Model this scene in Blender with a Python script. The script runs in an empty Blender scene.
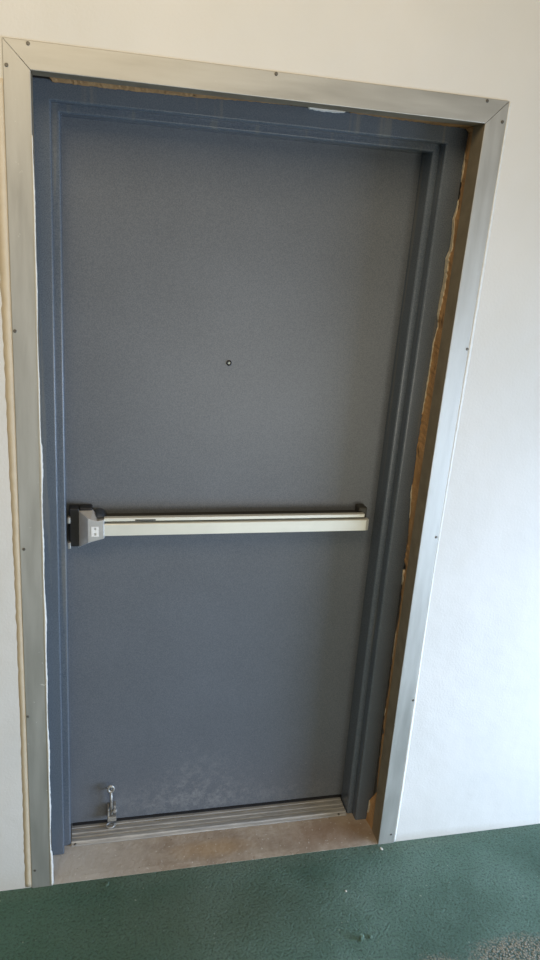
import bpy, bmesh, math, random
from mathutils import Vector, Matrix
S = bpy.context.scene
COL = S.collection
rnd = random.Random(7)
# ---------------------------------------------------------------- dimensions (metres)
W, H, T, RET = 0.991, 2.0706, 0.052, 0.0555        # opening inside the casing, casing width, casing return
D1, D2, D3 = 0.105, 0.137, 0.2017                  # frame face, stop face, door face
XI, FW, ZF, ST = 0.033, 0.918, 2.033, 0.018        # frame inner edge, frame opening width, head height, stop

# ---------------------------------------------------------------- helpers
def new_obj(name, bm, mat, parent=None, smooth=False, bevel=0, seg=2, angle=35):
    bmesh.ops.recalc_face_normals(bm, faces=bm.faces)
    me = bpy.data.meshes.new(name)
    bm.to_mesh(me); bm.free()
    if smooth:
        for p in me.polygons: p.use_smooth = True
    for m in (mat if isinstance(mat, (list, tuple)) else [mat]): me.materials.append(m)
    o = bpy.data.objects.new(name, me); COL.objects.link(o)
    if parent: o.parent = parent
    if bevel:
        b = o.modifiers.new('bevel', 'BEVEL'); b.width = bevel; b.segments = seg
        b.limit_method = 'ANGLE'; b.angle_limit = math.radians(angle)
        b.harden_normals = False
    return o
def empty(name, loc=(0, 0, 0)):
    o = bpy.data.objects.new(name, None); o.location = loc; COL.objects.link(o); o.empty_display_size = .1; return o
def tag(o, label=None, cat=None, group=None, kind=None):
    if label: o['label'] = label
    if cat: o['category'] = cat
    if group: o['group'] = group
    if kind: o['kind'] = kind
    return o
def box(bm, x0, x1, y0, y1, z0, z1, mi=0):
    v = [bm.verts.new(p) for p in ((x0,y0,z0),(x1,y0,z0),(x1,y1,z0),(x0,y1,z0),(x0,y0,z1),(x1,y0,z1),(x1,y1,z1),(x0,y1,z1))]
    for f in ((0,1,2,3),(4,5,6,7),(0,1,5,4),(1,2,6,5),(2,3,7,6),(3,0,4,7)):
        bm.faces.new([v[i] for i in f]).material_index = mi
def loft(bm, rings, cap=True, closed=True):
    rs = [[bm.verts.new(p) for p in r] for r in rings]
    n = len(rs[0])
    for a, b in zip(rs, rs[1:]):
        for i in range(n if closed else n - 1):
            bm.faces.new((a[i], a[(i+1) % n], b[(i+1) % n], b[i]))
    if cap and closed:
        bm.faces.new(rs[0]); bm.faces.new(rs[-1])
def tube(bm, pts, r, n=12):
    rings = []
    pts = [Vector(p) for p in pts]
    for i, p in enumerate(pts):
        d = (pts[min(i+1, len(pts)-1)] - pts[max(i-1, 0)]).normalized()
        a = d.orthogonal().normalized() if i == 0 else (a - d*a.dot(d)).normalized()
        b = d.cross(a)
        rings.append([p + (a*math.cos(2*math.pi*k/n) + b*math.sin(2*math.pi*k/n))*r for k in range(n)])
    loft(bm, rings)
def disc(bm, c, r, depth, n=20, axis='y', taper=.8):
    c = Vector(c); rings = []
    for rr, h in ((r, 0), (r, depth*.5), (r*taper, depth)):
        ring = []
        for k in range(n):
            a = 2*math.pi*k/n; u, v = rr*math.cos(a), rr*math.sin(a)
            ring.append(c + (Vector((u, -h, v)) if axis == 'y' else Vector((u, v, h))))
        rings.append(ring)
    loft(bm, rings)
def torus(bm, c, R, r, axis='y', n=24, m=10, sx=1, sz=1):
    c = Vector(c); vs = []
    for i in range(n):
        a = 2*math.pi*i/n; row = []
        for j in range(m):
            b = 2*math.pi*j/m; q = R + r*math.cos(b); h = r*math.sin(b)
            p = Vector((q*math.cos(a)*sx, h, q*math.sin(a)*sz)) if axis == 'y' else Vector((q*math.cos(a)*sx, q*math.sin(a)*sz, h))
            row.append(bm.verts.new(c + p))
        vs.append(row)
    for i in range(n):
        for j in range(m):
            bm.faces.new((vs[i][j], vs[(i+1)%n][j], vs[(i+1)%n][(j+1)%m], vs[i][(j+1)%m]))
def bow(z):                       # the right jamb and casing are slightly bent inwards half way up
    z = max(0, min(z, 2.1)); return -.003 + .007*z/2.1 - .008*math.sin(math.pi*z/2.1)
def mitred(side, prof, base_l, base_r, top, z0, gap=0.0):
    """sweep profile (u inward, y) along the left jamb, head or right jamb with mitred top corners"""
    bm = bmesh.new(); rings = []
    N = 24
    if side == 'head':
        for s in range(N+1):
            f = s/N; ring = []
            for u, y in prof:
                xl, xr = base_l + u + gap, base_r - u - gap + 0.004
                ring.append(Vector((xl + (xr-xl)*f, y, top - u)))
            rings.append(ring)
    else:
        for s in range(N+1):
            f = s/N; ring = []
            for u, y in prof:
                zt = top - u - gap; z = z0 + (zt - z0)*f
                x = base_l + u if side == 'left' else base_r - u + bow(z)
                ring.append(Vector((x, y, z)))
            rings.append(ring)
    loft(bm, rings)
    return bm
def ragged_interp(pts, v):
    pts = sorted(pts)
    if v <= pts[0][0]: return pts[0][1]
    for (a, fa), (b, fb) in zip(pts, pts[1:]):
        if v <= b: return fa + (fb-fa)*(v-a)/(b-a)
    return pts[-1][1]

# ---------------------------------------------------------------- materials
def nodes(name):
    m = bpy.data.materials.new(name); m.use_nodes = True
    nt = m.node_tree; b = nt.nodes['Principled BSDF']
    return m, nt, b
def N(nt, t, **kw):
    n = nt.nodes.new(t)
    for k, v in kw.items():
        if k in n.inputs: n.inputs[k].default_value = v
        else: setattr(n, k, v)
    return n
def objco(nt, scale=(1,1,1)):
    g = N(nt, 'ShaderNodeNewGeometry'); mp = N(nt, 'ShaderNodeMapping')
    mp.inputs['Scale'].default_value = scale
    nt.links.new(g.outputs['Position'], mp.inputs['Vector'])
    return mp.outputs['Vector']
def noise(nt, vec, scale, detail=4, rough=.55):
    n = N(nt, 'ShaderNodeTexNoise'); n.inputs['Scale'].default_value = scale
    n.inputs['Detail'].default_value = detail; n.inputs['Roughness'].default_value = rough
    nt.links.new(vec, n.inputs['Vector']); return n.outputs['Fac']
def ramp(nt, fac, stops):
    r = N(nt, 'ShaderNodeValToRGB'); e = r.color_ramp.elements
    while len(e) < len(stops): e.new(.5)
    for el, (p, c) in zip(e, stops):
        el.position = p; el.color = (c[0], c[1], c[2], 1) if not isinstance(c, (int, float)) else (c, c, c, 1)
    nt.links.new(fac, r.inputs['Fac']); return r.outputs['Color']
def mix(nt, fac, a, b, mode='MIX'):
    m = N(nt, 'ShaderNodeMix', data_type='RGBA', blend_type=mode)
    if isinstance(fac, (int, float)): m.inputs['Factor'].default_value = fac
    else: nt.links.new(fac, m.inputs['Factor'])
    for s, v in (('A', a), ('B', b)):
        i = [q for q in m.inputs if q.name == s and q.type == 'RGBA'][0]
        if isinstance(v, tuple): i.default_value = (*v, 1)
        else: nt.links.new(v, i)
    return [q for q in m.outputs if q.type == 'RGBA'][0]
def bump(nt, b, h, strength, dist):
    n = N(nt, 'ShaderNodeBump'); n.inputs['Strength'].default_value = strength; n.inputs['Distance'].default_value = dist
    nt.links.new(h, n.inputs['Height']); nt.links.new(n.outputs['Normal'], b.inputs['Normal'])
def math_(nt, op, a, b=None):
    m = N(nt, 'ShaderNodeMath', operation=op)
    for i, v in enumerate((a, b)):
        if v is None: continue
        if isinstance(v, (int, float)): m.inputs[i].default_value = v
        else: nt.links.new(v, m.inputs[i])
    return m.outputs[0]
def spot(nt, c, r, soft, nz_scale=60, nz_amt=.03):
    """1 inside an irregular blot round c, 0 outside (r = radii in x, y, z)"""
    g = N(nt, 'ShaderNodeNewGeometry')
    sub = N(nt, 'ShaderNodeVectorMath', operation='SUBTRACT'); sub.inputs[1].default_value = c
    nt.links.new(g.outputs['Position'], sub.inputs[0])
    dv = N(nt, 'ShaderNodeVectorMath', operation='DIVIDE'); dv.inputs[1].default_value = r
    nt.links.new(sub.outputs[0], dv.inputs[0])
    ln = N(nt, 'ShaderNodeVectorMath', operation='LENGTH'); nt.links.new(dv.outputs[0], ln.inputs[0])
    nz = noise(nt, g.outputs['Position'], nz_scale, 5, .7)
    d = math_(nt, 'ADD', ln.outputs['Value'], math_(nt, 'MULTIPLY', math_(nt, 'SUBTRACT', nz, .5), nz_amt))
    mr = N(nt, 'ShaderNodeMapRange'); mr.inputs['From Min'].default_value = 1 - soft; mr.inputs['From Max'].default_value = 1 + soft
    mr.inputs['To Min'].default_value = 1; mr.inputs['To Max'].default_value = 0
    nt.links.new(d, mr.inputs['Value']); return mr.outputs['Result']
def simple(name, col, rough=.5, metal=0, var=.12, sc=40, bmp=0, bd=.001):
    m, nt, b = nodes(name)
    f = noise(nt, objco(nt), sc)
    c = ramp(nt, f, ((.3, tuple(x*(1-var) for x in col)), (.7, tuple(min(1, x*(1+var)) for x in col))))
    nt.links.new(c, b.inputs['Base Color']); b.inputs['Roughness'].default_value = rough; b.inputs['Metallic'].default_value = metal
    if bmp: bump(nt, b, f, bmp, bd)
    return m

# wall paint
m_wall, nt, b = nodes('wall_paint')
co = objco(nt)
c = ramp(nt, noise(nt, co, 3, 3), ((.35, (.70, .69, .655)), (.7, (.75, .735, .70))))
foot = spot(nt, (1.15, 0, 0.0), (.35, .1, .022), .5, 90, .9)
c = mix(nt, math_(nt, 'MULTIPLY', foot, .35), c, (.45, .40, .32))
foot2 = spot(nt, (-.25, 0, 0.0), (.35, .1, .05), .5, 60, .9)
c = mix(nt, math_(nt, 'MULTIPLY', foot2, .3), c, (.50, .45, .36))
nt.links.new(c, b.inputs['Base Color']); b.inputs['Roughness'].default_value = .62
hh = math_(nt, 'ADD', math_(nt, 'MULTIPLY', noise(nt, co, 7, 2), 1.0), math_(nt, 'MULTIPLY', noise(nt, co, 160, 3), .12))
bump(nt, b, hh, .35, .012)

# door paint, blue-grey gloss, faint orange peel and scuffs
def door_paint(name, col, rough, scuffs=False, streak=0.0):
    m, nt, b = nodes(name)
    co = objco(nt)
    c = ramp(nt, noise(nt, co, 5, 4), ((.3, tuple(x*.94 for x in col)), (.7, tuple(x*1.06 for x in col))))
    fine = noise(nt, co, 420, 2)
    c = mix(nt, .10, c, ramp(nt, fine, ((.35, 0.0), (.65, .5))))
    if streak:
        s = ramp(nt, noise(nt, objco(nt, (30, 30, 1.2)), 1, 4), ((.58, 0.0), (.75, 1.0)))
        c = mix(nt, math_(nt, 'MULTIPLY', s, streak), c, (.30, .27, .20))
    if scuffs:
        for ctr, r, a in (((.44, D3, .14), (.12, .1, .10), .13), ((.36, D3, .08), (.22, .1, .06), .12), ((.62, D3, .06), (.3, .1, .04), .10)):
            bl = spot(nt, ctr, r, .6, 45, 1.4)
            bl = math_(nt, 'MULTIPLY', bl, ramp(nt, noise(nt, co, 38, 6, .8), ((.46, 0.0), (.66, 1.0))))
            c = mix(nt, math_(nt, 'MULTIPLY', bl, a*1.1), c, (.50, .50, .47))
        sp = ramp(nt, noise(nt, co, 95, 2, .5), ((.74, 0.0), (.76, 1.0)))
        bl = spot(nt, (.45, D3, .10), (.55, .1, .16), .4, 20, .5)
        c = mix(nt, math_(nt, 'MULTIPLY', math_(nt, 'MULTIPLY', bl, sp), .5), c, (.55, .55, .52))
    nt.links.new(c, b.inputs['Base Color']); b.inputs['Roughness'].default_value = rough
    b.inputs['Specular IOR Level'].default_value = .5
    bump(nt, b, math_(nt, 'ADD', noise(nt, co, 170, 2), math_(nt, 'MULTIPLY', noise(nt, co, 9, 2), 2.0)), .12, .0012)
    return m
m_door = door_paint('door_paint', (.108, .122, .142), .37, True)
m_frame = door_paint('frame_paint', (.090, .114, .146), .27, False, .45)

# aluminium casing, dull with vertical streaks, paint dabs
def aluminium(name, sc):
    m, nt, b = nodes(name)
    f = noise(nt, objco(nt, sc), 1.5, 5)
    c = ramp(nt, f, ((.3, (.44, .435, .405)), (.7, (.56, .555, .52))))
    chip = ramp(nt, noise(nt, objco(nt), 55, 3, .6), ((.70, 0.0), (.725, 1.0)))
    low = spot(nt, (0, 0, .45), (.3, .3, .45), .3, 10, .2)
    c = mix(nt, math_(nt, 'MULTIPLY', chip, math_(nt, 'ADD', math_(nt, 'MULTIPLY', low, .6), .25)), c, (.78, .78, .74))
    nt.links.new(c, b.inputs['Base Color']); b.inputs['Metallic'].default_value = .65
    nt.links.new(ramp(nt, f, ((.3, .42), (.7, .58))), b.inputs['Roughness'])
    bump(nt, b, noise(nt, objco(nt, (60, 60, 12)), 3, 4), .15, .001)
    return m
m_alu = aluminium('dull_aluminium', (20, 20, 2.5))
m_alu_head = aluminium('dull_aluminium_head', (2.5, 20, 20))

m_baralu = simple('satin_aluminium', (.78, .78, .71), .38, .45, .03, 20)
m_bardark = simple('dark_bronze', (.05, .048, .04), .45, .3, .1, 60)
m_case = simple('grey_cast_metal', (.60, .60, .60), .30, .45, .06, 60)
m_black = simple('black_metal', (.012, .012, .014), .45, .2, .2, 60)
m_hump = simple('dark_slate_plastic', (.035, .045, .062), .4, 0, .1, 60)
m_white = simple('white_print', (.82, .82, .80), .5, 0, .02, 60)
m_screw = simple('old_screw', (.16, .15, .13), .45, .6, .2, 300)
m_steel = simple('worn_steel', (.42, .41, .38), .42, .6, .2, 120, .3, .0008)
m_caulk = simple('tan_caulk', (.65, .56, .42), .7, 0, .05, 30, .3, .002)
m_bead = simple('cream_paint_bead', (.78, .77, .72), .6, 0, .06, 90, .5, .002)
m_plaster = simple('broken_plaster', (.62, .54, .40), .85, 0, .15, 120, .8, .003)
m_glass = simple('viewer_lens', (.12, .14, .12), .1, .2, .02, 50)

m_wood, nt, b = nodes('raw_brown_reveal')
co = objco(nt, (8, 8, 3))
c = ramp(nt, noise(nt, co, 3, 6, .6), ((.25, (.30, .16, .065)), (.55, (.52, .29, .12)), (.8, (.60, .37, .17))))
dark = ramp(nt, noise(nt, objco(nt, (30, 30, 12)), 1, 4), ((.62, 0.0), (.70, 1.0)))
c = mix(nt, math_(nt, 'MULTIPLY', dark, .75), c, (.05, .025, .01))
nt.links.new(c, b.inputs['Base Color']); b.inputs['Roughness'].default_value = .8
bump(nt, b, noise(nt, objco(nt), 120, 5, .7), .6, .004)

# concrete sill
m_sill, nt, b = nodes('worn_concrete')
co = objco(nt)
c = ramp(nt, noise(nt, co, 14, 6, .65), ((.3, (.30, .235, .175)), (.5, (.39, .32, .25)), (.72, (.50, .43, .35))))
le = spot(nt, (.02, .08, 0), (.20, .3, .2), .6, 18, .6)
c = mix(nt, math_(nt, 'MULTIPLY', le, .7), c, (.55, .53, .49))
br = spot(nt, (.86, .07, 0), (.13, .05, .2), .5, 20, 1.2)
c = mix(nt, math_(nt, 'MULTIPLY', br, .5), c, (.26, .15, .08))
ylw = spot(nt, (.47, .06, 0), (.10, .03, .2), .5, 30, 1.2)
c = mix(nt, math_(nt, 'MULTIPLY', ylw, .4), c, (.45, .27, .10))
fl = ramp(nt, noise(nt, co, 130, 2, .5), ((.69, 0.0), (.71, 1.0)))
c = mix(nt, math_(nt, 'MULTIPLY', fl, .6), c, (.72, .70, .64))
dk = ramp(nt, noise(nt, co, 75, 2, .5), ((.26, 1.0), (.28, 0.0)))
c = mix(nt, math_(nt, 'MULTIPLY', dk, .6), c, (.12, .08, .06))
nt.links.new(c, b.inputs['Base Color']); b.inputs['Roughness'].default_value = .8
bump(nt, b, noise(nt, co, 90, 6, .7), .5, .004)

# threshold metal covered in dust
m_thr, nt, b = nodes('dusty_aluminium')
co = objco(nt, (4, 40, 40))
c = ramp(nt, noise(nt, co, 3, 5, .7), ((.3, (.26, .26, .26)), (.6, (.46, .45, .42)), (.8, (.68, .66, .62))))
nt.links.new(c, b.inputs['Base Color']); b.inputs['Roughness'].default_value = .5; b.inputs['Metallic'].default_value = .35
bump(nt, b, noise(nt, objco(nt), 200, 4, .7), .3, .001)

# green coated floor, rough stippled coating, worn through to the aggregate near the right foreground
m_floor, nt, b = nodes('green_floor_coating')
co = objco(nt)
big = noise(nt, co, 3.2, 5, .6)
c = ramp(nt, big, ((.32, (.062, .135, .098)), (.5, (.100, .195, .150)), (.68, (.145, .255, .210))))
lf = spot(nt, (-.05, -.15, 0), (.48, .6, 1), .5, 6, .4)
c = mix(nt, math_(nt, 'MULTIPLY', lf, .6), c, (.035, .105, .055))
brn = spot(nt, (.42, -.16, 0), (.30, .16, 1), .6, 9, 1.0)
c = mix(nt, math_(nt, 'MULTIPLY', brn, .30), c, (.13, .12, .07))
edge = spot(nt, (.62, -.005, 0), (.7, .03, 1), .8, 25, 1.0)
c = mix(nt, math_(nt, 'MULTIPLY', edge, .25), c, (.22, .26, .20))
gran = noise(nt, co, 150, 4, .7)
c = mix(nt, .7, c, ramp(nt, gran, ((.34, (.10, .10, .10)), (.50, (.9, .9, .9)), (.70, (1.0, 1.0, 1.0)))), 'MULTIPLY')
vor = N(nt, 'ShaderNodeTexVoronoi'); vor.inputs['Scale'].default_value = 190; nt.links.new(co, vor.inputs['Vector'])
agg = ramp(nt, vor.outputs['Distance'], ((.1, (.50, .40, .28)), (.4, (.32, .27, .19)), (.7, (.06, .10, .075))))
w1 = spot(nt, (1.225, -.425, 0), (.115, .050, 1), .35, 70, 1.6)
w2 = spot(nt, (.990, -.440, 0), (.065, .042, 1), .4, 70, 1.8)
w = math_(nt, 'MAXIMUM', w1, w2)
c = mix(nt, math_(nt, 'MULTIPLY', w, .8), c, agg)
fleck = ramp(nt, noise(nt, co, 85, 1, .4), ((.765, 0.0), (.775, 1.0)))
c = mix(nt, math_(nt, 'MULTIPLY', fleck, .5), c, (.45, .50, .42))
nt.links.new(c, b.inputs['Base Color']); b.inputs['Roughness'].default_value = .6
hh = math_(nt, 'ADD', gran, math_(nt, 'MULTIPLY', noise(nt, co, 60, 3, .6), .6))
hh = math_(nt, 'ADD', hh, math_(nt, 'MULTIPLY', math_(nt, 'MULTIPLY', vor.outputs['Distance'], w), -1.5))
bump(nt, b, hh, .9, .006)

# ---------------------------------------------------------------- setting
# floor
bm = bmesh.new()
box(bm, -3.2, 4.2, -4.5, 0.0015, -.12, 0)
tag(new_obj('floor', bm, m_floor), 'rough green coated floor, worn through to gravel at the lower right', 'floor', kind='structure')
# wall with the doorway cut through
WY = 0.0015
bm = bmesh.new()
box(bm, -3.2, -.022, WY, .30, -.12, 3.0)
box(bm, W+.030, 4.2, WY, .30, -.12, 3.0)
box(bm, -.022, W+.030, WY, .30, H+.022, 3.0)
box(bm, -.022, W+.030, .02, .30, -.12, -.02)
wall = tag(new_obj('wall_front', bm, m_wall), 'off-white painted plaster wall around the grey door', 'wall', kind='structure')

# ragged brown reveal between casing return and steel frame
JR = [(0.9954,2.073),(1.0074,2.063),(1.0063,2.033),(1.0065,2.006),(1.0055,1.979),(1.0079,1.926),(1.0038,1.89),(0.9981,1.861),(1.0021,1.826),(1.0011,1.79),(0.9939,1.77),(0.997,1.715),(0.9936,1.672),(0.9923,1.629),(0.9988,1.601),(0.9917,1.554),(0.9911,1.507),(0.9901,1.431),(0.987,1.34),(0.9856,1.252),(0.9871,1.206),(0.9861,1.138),(0.9913,1.085),(0.996,0.989),(0.9941,0.921),(0.9959,0.875),(1.0011,0.771),(0.9998,0.677),(1.0007,0.556),(0.9997,0.427),(1.0001,0.35),(1.0031,0.229),(1.0064,0.104),(0.988,0.083),(0.9879,0.043),(0.9846,0.003)]
JZ = [(z, x) for x, z in JR]
bm = bmesh.new(); rings = []
nn = 240
for i in range(nn+1):
    z = .001 + (H - .001)*i/nn
    j = ragged_interp(JZ, z) + rnd.uniform(-.0012, .0012)
    xb = W + .001 + bow(z)
    if abs(z-.905) < .014 or abs(z-.345) < .016 or abs(z-.13) < .02: j += .006      # broken-out holes
    m1 = Vector((xb*.55 + j*.45 + rnd.uniform(0, .002), RET + (D1-RET)*.5, z))
    rings.append([Vector((xb, RET - .004, z)), m1, Vector((j, D1 - .0015, z)), Vector((W+.026, D1 - .0015, z)), Vector((W+.026, RET-.004, z))])
loft(bm, rings)
tag(new_obj('jamb_reveal', bm, m_wood, wall), 'raw brown broken reveal beside the frame')
# cream flaked plaster along the ragged edge
def flake_strip(name, zs, wid, seed):
    r = random.Random(seed); bm = bmesh.new(); rings = []
    n = max(6, int((zs[1]-zs[0])/.006))
    for i in range(n+1):
        z = zs[0] + (zs[1]-zs[0])*i/n; f = abs(math.sin(math.pi*i/n))**.5
        j = ragged_interp(JZ, z); w_ = wid*f*r.uniform(.75, 1.1) + .0012
        xb = W + .001 + bow(z); xs = j + (xb - j)*w_/(D1-RET)
        rings.append([Vector((j-.0012, D1-.0005, z)), Vector((j-.0022+r.uniform(-.001, .0006), D1-.0030, z)), Vector((xs-.0014, D1-w_, z)), Vector((xs+.004, D1-w_-.001, z)), Vector((j+.005, D1-.001, z))])
    loft(bm, rings)
    return new_obj(name, bm, m_plaster, wall)
for k, (a, b_, w_) in enumerate(((1.61, 1.91, .022), (1.95, 2.02, .012), (1.36, 1.61, .005), (1.06, 1.16, .006), (.85, .90, .014), (.60, .70, .004), (.40, .43, .007), (.03, .08, .012))):
    tag(flake_strip('plaster_flake', (a, b_), w_, k), 'cream flaked plaster edge' if k == 0 else None)
# head reveal
JH = [(-.02, 2.079), (.03, 2.079), (.036, 2.0691), (.20, 2.069), (.352, 2.0711), (.48, 2.076), (.59, 2.0775), (.60, 2.083), (.69, 2.083), (.70, 2.076), (.83, 2.0733), (.90, 2.072), (.984, 2.071), (1.02, 2.071)]
bm = bmesh.new(); rings = []
for i in range(181):
    x = -.02 + (W+.035)*i/180
    j = ragged_interp(JH, x) + rnd.uniform(-.0008, .0008)
    rings.append([Vector((x, RET-.004, H+.001)), Vector((x, (RET+D1)/2, (H+.001+j)/2 + rnd.uniform(0, .0015))), Vector((x, D1-.0015, j)), Vector((x, D1-.0015, H+.021)), Vector((x, RET-.004, H+.021))])
loft(bm, rings); new_obj('head_reveal', bm, m_wood, wall)
bm = bmesh.new(); rings = []
for i in range(25):
    x = .60 + .09*i/24; f = abs(math.sin(math.pi*i/24))**.4
    d = .004*f + rnd.uniform(0, .0012)
    rings.append([Vector((x, D1-.002, 2.0795+.002)), Vector((x, D1-.008, 2.0795)), Vector((x, D1-.008, 2.0795-d-.002)), Vector((x, D1-.002, 2.0795-d-.003))])
loft(bm, rings); tag(new_obj('plaster_flake', bm, m_bead, wall), 'white chipped plaster under the head casing')
# black strip standing in for the shade in the gap at the head's top left
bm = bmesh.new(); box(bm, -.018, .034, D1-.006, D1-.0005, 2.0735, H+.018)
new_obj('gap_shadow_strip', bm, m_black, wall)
bpy.data.objects['gap_shadow_strip'].name = 'gap_shade_strip'

# aluminium angle casing: left, head, right, mitred
m_ret = simple('tan_return', (.30, .245, .165), .5, .35, .15, 25)  # darker tan material for the inner leg of the casing
prof = [(0, -.0002), (-.0006, -.0012), (-.002, -.0015), (-T+.001, -.0015), (-T, -.0008), (-T, WY+.0002), (-.003, WY+.0002), (-.003, RET), (0, RET)]
casing_lbl = {'left': 'dull aluminium angle casing up the left side of the doorway', 'head': 'aluminium angle casing across the top of the doorway', 'right': 'pale aluminium angle casing up the right side of the doorway'}
screws = {'left': [(-.045, 2.0746), (-.0463, 1.5566), (-.0429, 1.0396), (-.047, .5695), (-.0426, .0618)],
          'head': [(-.0035, 2.1169), (.4975, 2.118), (.9912, 2.117)],
          'right': [(1.0363, 2.0779), (1.0351, 1.5567), (1.0279, 1.0449), (1.0331, .5258), (1.0274, .0344)]}
for k, side in enumerate(('left', 'head', 'right')):
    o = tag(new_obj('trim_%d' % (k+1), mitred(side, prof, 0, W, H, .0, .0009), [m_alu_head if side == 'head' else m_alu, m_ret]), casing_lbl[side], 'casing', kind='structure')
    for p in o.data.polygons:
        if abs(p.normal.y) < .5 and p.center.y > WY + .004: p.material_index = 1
    for sx, sz in screws[side]:
        bm = bmesh.new(); disc(bm, (sx, -.0014, sz), .0038, .0016, 14)
        s = new_obj('screw', bm, m_screw, o)
    if side == 'left':
        bm = bmesh.new(); rings = []
        for i in range(260):
            z = .002 + 1.95*i/259
            w_ = .0028 + .0022*math.sin(z*9)*math.sin(z*23+1) + rnd.uniform(0, .0012)
            if z > 1.3: w_ *= .6
            if z < .12: w_ += .003
            rings.append([Vector((-.001, .0006, z)), Vector((-.001, -.0028, z)), Vector((w_*.7, -.0024, z)), Vector((w_, .004, z)), Vector((0.0002, .006, z))])
        loft(bm, rings); tag(new_obj('paint_edge', bm, m_bead, o, smooth=True), 'white paint ridge on the inner edge')
# sealant beads beside the casing
def bead(name, xf, z0, z1, wid, mat, seed, th=.003):
    r = random.Random(seed); bm = bmesh.new(); rings = []
    n = 160
    for i in range(n+1):
        z = z0 + (z1-z0)*i/n; x = xf(z); w_ = wid(z)*r.uniform(.93, 1.07)
        s = 1 if w_ > 0 else -1
        rings.append([Vector((x, WY+.001, z)), Vector((x, WY-th, z)), Vector((x+w_*.5, WY-th*.75, z)), Vector((x+w_, WY-.0001, z)), Vector((x+w_, WY+.001, z))])
    loft(bm, rings); return new_obj(name, bm, mat, None, smooth=True)
o = bead('trim_4', lambda z: -T-.0001, .003, 2.05, lambda z: -.019 + .004*math.sin(z*2.2), m_caulk, 3, .0016)
tag(o, 'tan sealant bead on the wall left of the doorway casing', 'sealant', kind='structure')
o = bead('trim_5', lambda z: W+T+bow(z)+.0001, .003, 2.12, lambda z: .007 + .002*math.sin(z*5), m_bead, 4, .0025)
tag(o, 'white paint bead on the wall right of the doorway casing', 'sealant', kind='structure')

# ---------------------------------------------------------------- steel door frame
def arc(cx, cy, r, a0, a1, n=5):
    return [(cx + r*math.cos(math.radians(a0+(a1-a0)*i/n)), cy + r*math.sin(math.radians(a0+(a1-a0)*i/n))) for i in range(n+1)]
R1 = .005
fp = [(-.012, D1)] + arc(-R1, D1+R1, R1, -90, 0) + [(0, D2)] + arc(ST-R1, D2+R1, R1, -90, 0) + [(ST, D3+.001), (0, D3+.001), (0, .262), (-.012, .262)]
fr = tag(empty('door_frame', (XI+FW/2, D1, 0)), 'blue-grey painted steel frame with a stepped profile around the door', 'door frame')
inv = Matrix.Translation(-Vector(fr.location))
for side, nm in (('left', 'jamb'), ('head', 'head_rail'), ('right', 'jamb')):
    pr = [(-.044 if u == -.012 else u, y) for u, y in fp]
    if side == 'right': pr = [(-.052 if u == -.044 else u, y) for u, y in pr]
    if side == 'head': pr = [(-.044 if u == -.044 else u, y) for u, y in pr]
    bm = mitred(side, pr, XI, XI+FW, ZF, .004, 0)
    bmesh.ops.transform(bm, matrix=inv, verts=bm.verts)
    o = new_obj(nm, bm, m_frame, fr)

# sill and threshold
bm = bmesh.new(); nx, ny = 90, 14; g = []
for i in range(nx+1):
    row = []
    for j in range(ny+1):
        x = .0008 + (W-.0016)*i/nx; y = .001 + .262*j/ny
        z = .0025 + rnd.uniform(-.0001, .0002) + (-.0015 if j == 0 else 0)
        row.append(bm.verts.new((x, y, z)))
    g.append(row)
for i in range(nx):
    for j in range(ny): bm.faces.new((g[i][j], g[i+1][j], g[i+1][j+1], g[i][j+1]))
ext = bmesh.ops.extrude_face_region(bm, geom=bm.faces[:])
for v in ext['geom']:
    if isinstance(v, bmesh.types.BMVert): v.co.z = -.03
tag(new_obj('door_sill', bm, m_sill, smooth=False), 'bare stained concrete sill strip between the green floor and the threshold', 'sill')

thr = empty('threshold', (XI+FW/2, D2, .003))
tag(thr, 'dusty ridged metal threshold lying under the door', 'threshold')
tp = [(.1295, .003), (.1295, .0060), (.137, .0095)]
y = .140
for wr, wg, hr in ((.011, .0055, .0128), (.010, .004, .0118), (.0135, .0055, .0135)):
    tp += [(y, hr), (y+wr, hr), (y+wr+.001, .0090), (y+wr+wg, .0090)]; y += wr+wg+.0008
tp += [(y, .0150), (y+.020, .0155), (y+.060, .013), (y+.060, .003)]
bm = bmesh.new()
off = Vector(thr.location)
loft(bm, [[Vector((x, a, b_)) - off for a, b_ in tp] for x in [XI+.0195 + (FW - .044)*i/20 for i in range(21)]])
new_obj('saddle', bm, m_thr, thr, bevel=.0006, seg=1)
for x in (.064, .90):
    bm = bmesh.new(); disc(bm, Vector((x, .1337, .0075)) - off, .004, .0022, 14, 'z')
    new_obj('screw', bm, m_screw, thr)

# ---------------------------------------------------------------- door
DX0, DX1, DZ0, DZ1 = XI+.004, XI+FW-.003, .0205, ZF-.004
door = tag(empty('door_1', (DX1, D3+.022, DZ0)), 'closed blue-grey painted steel door with an exit bar across the middle', 'door', kind='structure')
doff = Vector(door.location)
def dobj(name, bm, mat, parent=None, **kw):
    bmesh.ops.transform(bm, matrix=Matrix.Translation(-doff), verts=bm.verts)
    return new_obj(name, bm, mat, parent or door, **kw)
bm = bmesh.new(); box(bm, DX0, DX1, D3, D3+.044, DZ0, DZ1)
slab = dobj('door_slab', bm, m_door, bevel=.0015)
bm = bmesh.new(); box(bm, DX0+.018, DX1-.018, D3-.003, D3+.001, DZ0-.002, DZ0+.006)  # narrow black strip along the lower edge of the slab
tag(dobj('bottom_strip', bm, m_black), 'black strip along the door bottom')
# door viewer
bm = bmesh.new(); torus(bm, (.4675, D3-.001, 1.4674), .0052, .0022)
ps = tag(dobj('peephole', bm, m_black, smooth=True), 'small black-rimmed peephole')
bm = bmesh.new(); disc(bm, (.4675, D3, 1.4674), .0042, .0015, 16)
dobj('lens', bm, m_glass, ps)

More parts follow.
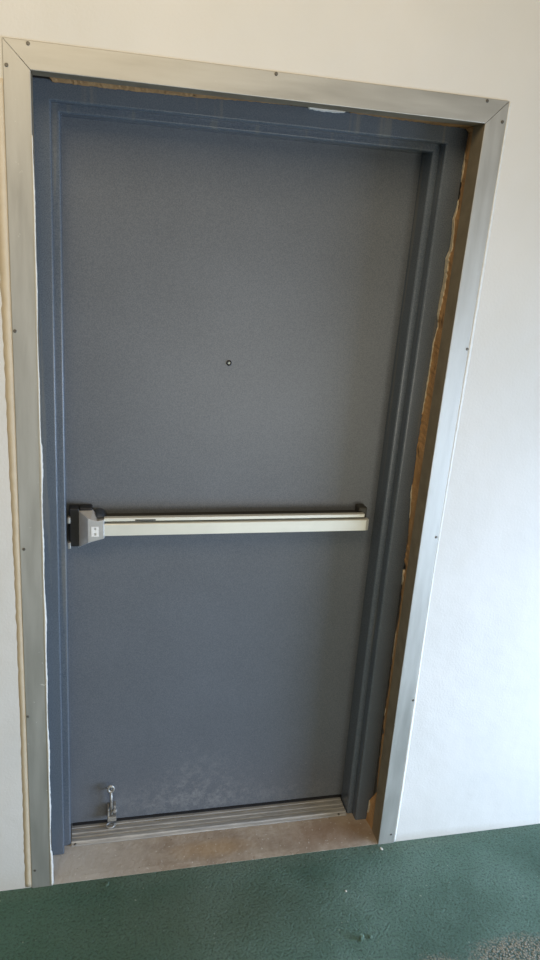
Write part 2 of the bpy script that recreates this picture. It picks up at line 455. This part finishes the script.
# exit bar: dark rail carrying the aluminium lip and push pad
bx0, bx1 = .147, .884
bm = bmesh.new(); box(bm, bx0-.012, bx1-.012, .160, D3, 1.000, 1.0505)
bar = tag(dobj('exit_bar', bm, m_bardark, bevel=.002), 'exit bar rail in dark bronze')
bm = bmesh.new(); box(bm, bx0, bx1-.010, .1465, .1615, 1.0475, 1.0575)
tag(dobj('rail_lip', bm, m_baralu, bar, bevel=.0015), 'bright aluminium strip above the push pad')
bm = bmesh.new(); prf = [(.160, 1.0085), (.1425, 1.0085), (.1415, 1.0095), (.1415, 1.0405), (.1430, 1.042), (.160, 1.042)]
loft(bm, [[Vector((x, a, b_)) for a, b_ in prf] for x in (bx0, bx1-.006)])
tag(dobj('push_pad', bm, m_baralu, bar), 'wide satin aluminium push pad')
bm = bmesh.new()
loft(bm, [[Vector((bx1-.0055, a, b_)) for a, b_ in prf], [Vector((bx1+.004, .160 if a > .15 else a+.004, b_-.001)) for a, b_ in prf]])
tag(dobj('end_cap', bm, m_baralu, bar, bevel=.001), 'pale end cap')
bm = bmesh.new(); box(bm, bx1-.022, bx1+.004, .166, D3, .998, 1.070)
tag(dobj('end_bracket', bm, m_bardark, bar, bevel=.004), 'dark bronze hinge-side bracket')
bm = bmesh.new(); box(bm, .228, .282, .1455, .150, 1.0492, 1.0525)
tag(dobj('slot', bm, m_black, bar), 'dark slot in the lip')
# black chassis and latch
bm = bmesh.new(); box(bm, .058, .0835, .168, D3, .969, 1.078); box(bm, .0836, .118, .172, D3, 1.045, 1.078)
tag(dobj('latch_chassis', bm, m_black, bar, bevel=.003), 'black chassis behind the latch case')
for z in (1.047, .975):
    bm = bmesh.new(); box(bm, .0535, .0615, .160, .176, z-.009, z+.009)
    tag(dobj('latch_tongue', bm, m_steel, bar, bevel=.002), 'worn steel latch piece')
# case: base outline at y=.186, front outline at y=.137 (leans to the left edge)
base = [(.0795, 1.066), (.118, 1.066), (.150, 1.060), (.152, 1.003), (.112, .966), (.0785, .958)]
front = [(.1055, 1.061), (.1135, 1.0575), (.130, 1.0535), (.1465, 1.0565), (.1468, 1.0035), (.1058, .9925)]
bm = bmesh.new()
bl = [(.0790, 1.071), (.1185, 1.072), (.135, 1.050), (.152, 1.050), (.152, .994), (.0788, .963)]
# loft base to front (six corners each)
loft(bm, [[Vector((x, .176, z)) for x, z in bl], [Vector((x, .137, z)) for x, z in front]])
case = tag(dobj('latch_case', bm, m_case, bar, bevel=.0012), 'faceted grey latch case')
bm = bmesh.new(); rings = []
for yy, s in ((D3-.001, 1.0), (.168, 1.0), (.160, .93), (.155, .75)):
    rings.append([Vector((.136 + .020*s*math.cos(a), yy, 1.044 + .022*s*math.sin(a))) for a in [2*math.pi*k/24 for k in range(24)]])
loft(bm, rings)
tag(dobj('dogging_hub', bm, m_hump, bar, smooth=False, bevel=.001), 'dark rounded hub above the case')
# white square emblem with an H on the case
bm = bmesh.new(); yF = .1366
def rect(x0, x1, z0, z1, yy, d=.0006): box(bm, x0, x1, yy-d, yy, z0, z1)
X0, X1, Z0, Z1 = .1145, .1335, 1.010, 1.0385
rect(X0, X0+.0068, Z0, Z1, yF); rect(X1-.0068, X1, Z0, Z1, yF); rect(X0, X1, (Z0+Z1)/2-.004, (Z0+Z1)/2+.004, yF-.0001)
rect(X0, X1, Z1-.0030, Z1, yF-.0002); rect(X0, X1, Z0, Z0+.0030, yF-.0002)
tag(dobj('emblem', bm, m_white, bar), 'white square emblem on the latch case')

# foot bolt near the lower left corner
fb_y = .180
bm = bmesh.new(); torus(bm, (.170, fb_y, .159), .0085, .0038, sz=1.15)
tube(bm, [(.170, fb_y+.002, .1465), (.170, D3+.001, .1465)], .003)
bolt = tag(dobj('foot_bolt', bm, m_steel, smooth=True), 'small worn steel drop bolt with a ring end')
bm = bmesh.new(); tube(bm, [(.170, fb_y, .150), (.1715, fb_y, .112), (.172, fb_y, .064)], .0042)
dobj('rod', bm, m_steel, bolt, smooth=True)
bm = bmesh.new(); box(bm, .1605, .1865, fb_y-.009, D3, .044, .060); box(bm, .1605, .1655, fb_y-.004, D3, .054, .086)
dobj('bracket', bm, m_steel, bolt, bevel=.001)
bm = bmesh.new(); disc(bm, (.182, fb_y-.002, .080), .0065, .008, 14); box(bm, .178, .186, fb_y, D3, .074, .094)
dobj('thumb_knob', bm, m_steel, bolt, bevel=.0008)
# keeper ring lies on the threshold
bm = bmesh.new(); torus(bm, (.169, .184, .0185), .0105, .0030, 'z', sx=1.15)
tag(new_obj('keeper_ring', bm, m_thr, smooth=True), 'small dusty metal ring on the threshold under the drop bolt', 'ring')

# ---------------------------------------------------------------- debris on the floor
def chip(name, x, y, z, sx, sy, sz, mat, label, cat, seed):
    r = random.Random(seed); bm = bmesh.new()
    bmesh.ops.create_icosphere(bm, subdivisions=2, radius=1)
    for v in bm.verts:
        k = r.uniform(.72, 1.12); v.co = Vector((v.co.x*sx*k, v.co.y*sy*k, max(-.6, v.co.z)*sz*k))
    o = new_obj(name, bm, mat); o.location = (x, y, z + sz*.5); o.rotation_euler[2] = r.uniform(0, 3)
    return tag(o, label, cat)
m_gchip = simple('green_chip', (.10, .17, .13), .7, 0, .3, 90, .5, .002)
chip('pebble', .8212, -.312, 0, .008, .007, .012, m_gchip, 'small upright green chip on the floor below the right end of the sill', 'pebble', 1)
chip('pebble', .848, -.310, 0, .007, .006, .004, m_gchip, 'flat green crumb lying just right of the upright green chip', 'pebble', 2)
chip('paint_flake', .992, -.020, 0, .006, .004, .0025, m_bead, 'white paint flake on the floor at the foot of the right casing', 'flake', 3)
chip('paint_flake', .83, -.155, 0, .004, .003, .002, m_bead, 'lone tiny white flake on the open green floor', 'flake', 4)
chip('paint_flake', .155, -.022, 0, .008, .005, .0025, m_gchip, 'pale grey-green flake on the floor in front of the left part of the sill', 'flake', 5)

# ---------------------------------------------------------------- camera
cam_d = bpy.data.cameras.new('camera'); cam = bpy.data.objects.new('camera', cam_d); COL.objects.link(cam)
cam_d.sensor_fit = 'VERTICAL'; cam_d.sensor_height = 36; cam_d.lens = 752.66/960*36; cam_d.clip_start = .05
r = Vector((.97213926, -.2234683, .07076146)); u = Vector((.00449808, .31960703, .9475395)); f = Vector((.2343609, .92082206, -.31170772))
M = Matrix(((r.x, u.x, -f.x), (r.y, u.y, -f.y), (r.z, u.z, -f.z)))
cam.matrix_world = Matrix.Translation((.10804, -1.73818, 1.79954)) @ M.to_4x4()
S.camera = cam

# ---------------------------------------------------------------- light
def area(name, loc, target, sx, sy, power, col, spread=180):
    l = bpy.data.lights.new(name, 'AREA'); l.shape = 'RECTANGLE'; l.size = sx; l.size_y = sy; l.energy = power; l.color = col
    o = bpy.data.objects.new(name, l); COL.objects.link(o); o.location = loc
    l.spread = math.radians(spread)
    o.rotation_euler = (Vector(target) - Vector(loc)).to_track_quat('-Z', 'Y').to_euler()
    return o
area('daylight_opening', (2.9, -1.30, .50), (.3, 0, .45), 1.5, 1.1, 35, (.54, .72, 1.0), 100)
area('daylight_behind', (1.5, -3.9, .45), (1.0, 0, .9), 1.7, 1.3, 38, (1.0, .96, .84))
area('warm_ceiling_light', (-.1, -1.6, 3.1), (.1, -.2, 1.0), 1.4, 1.0, 29, (1.0, .80, .52))
wd = bpy.data.worlds.new('world'); S.world = wd; wd.use_nodes = True
wd.node_tree.nodes['Background'].inputs['Color'].default_value = (.98, .92, .80, 1)
wd.node_tree.nodes['Background'].inputs['Strength'].default_value = .22
S.view_settings.view_transform = 'Standard'; S.view_settings.look = 'None'; S.view_settings.gamma = 1; S.view_settings.exposure = 0
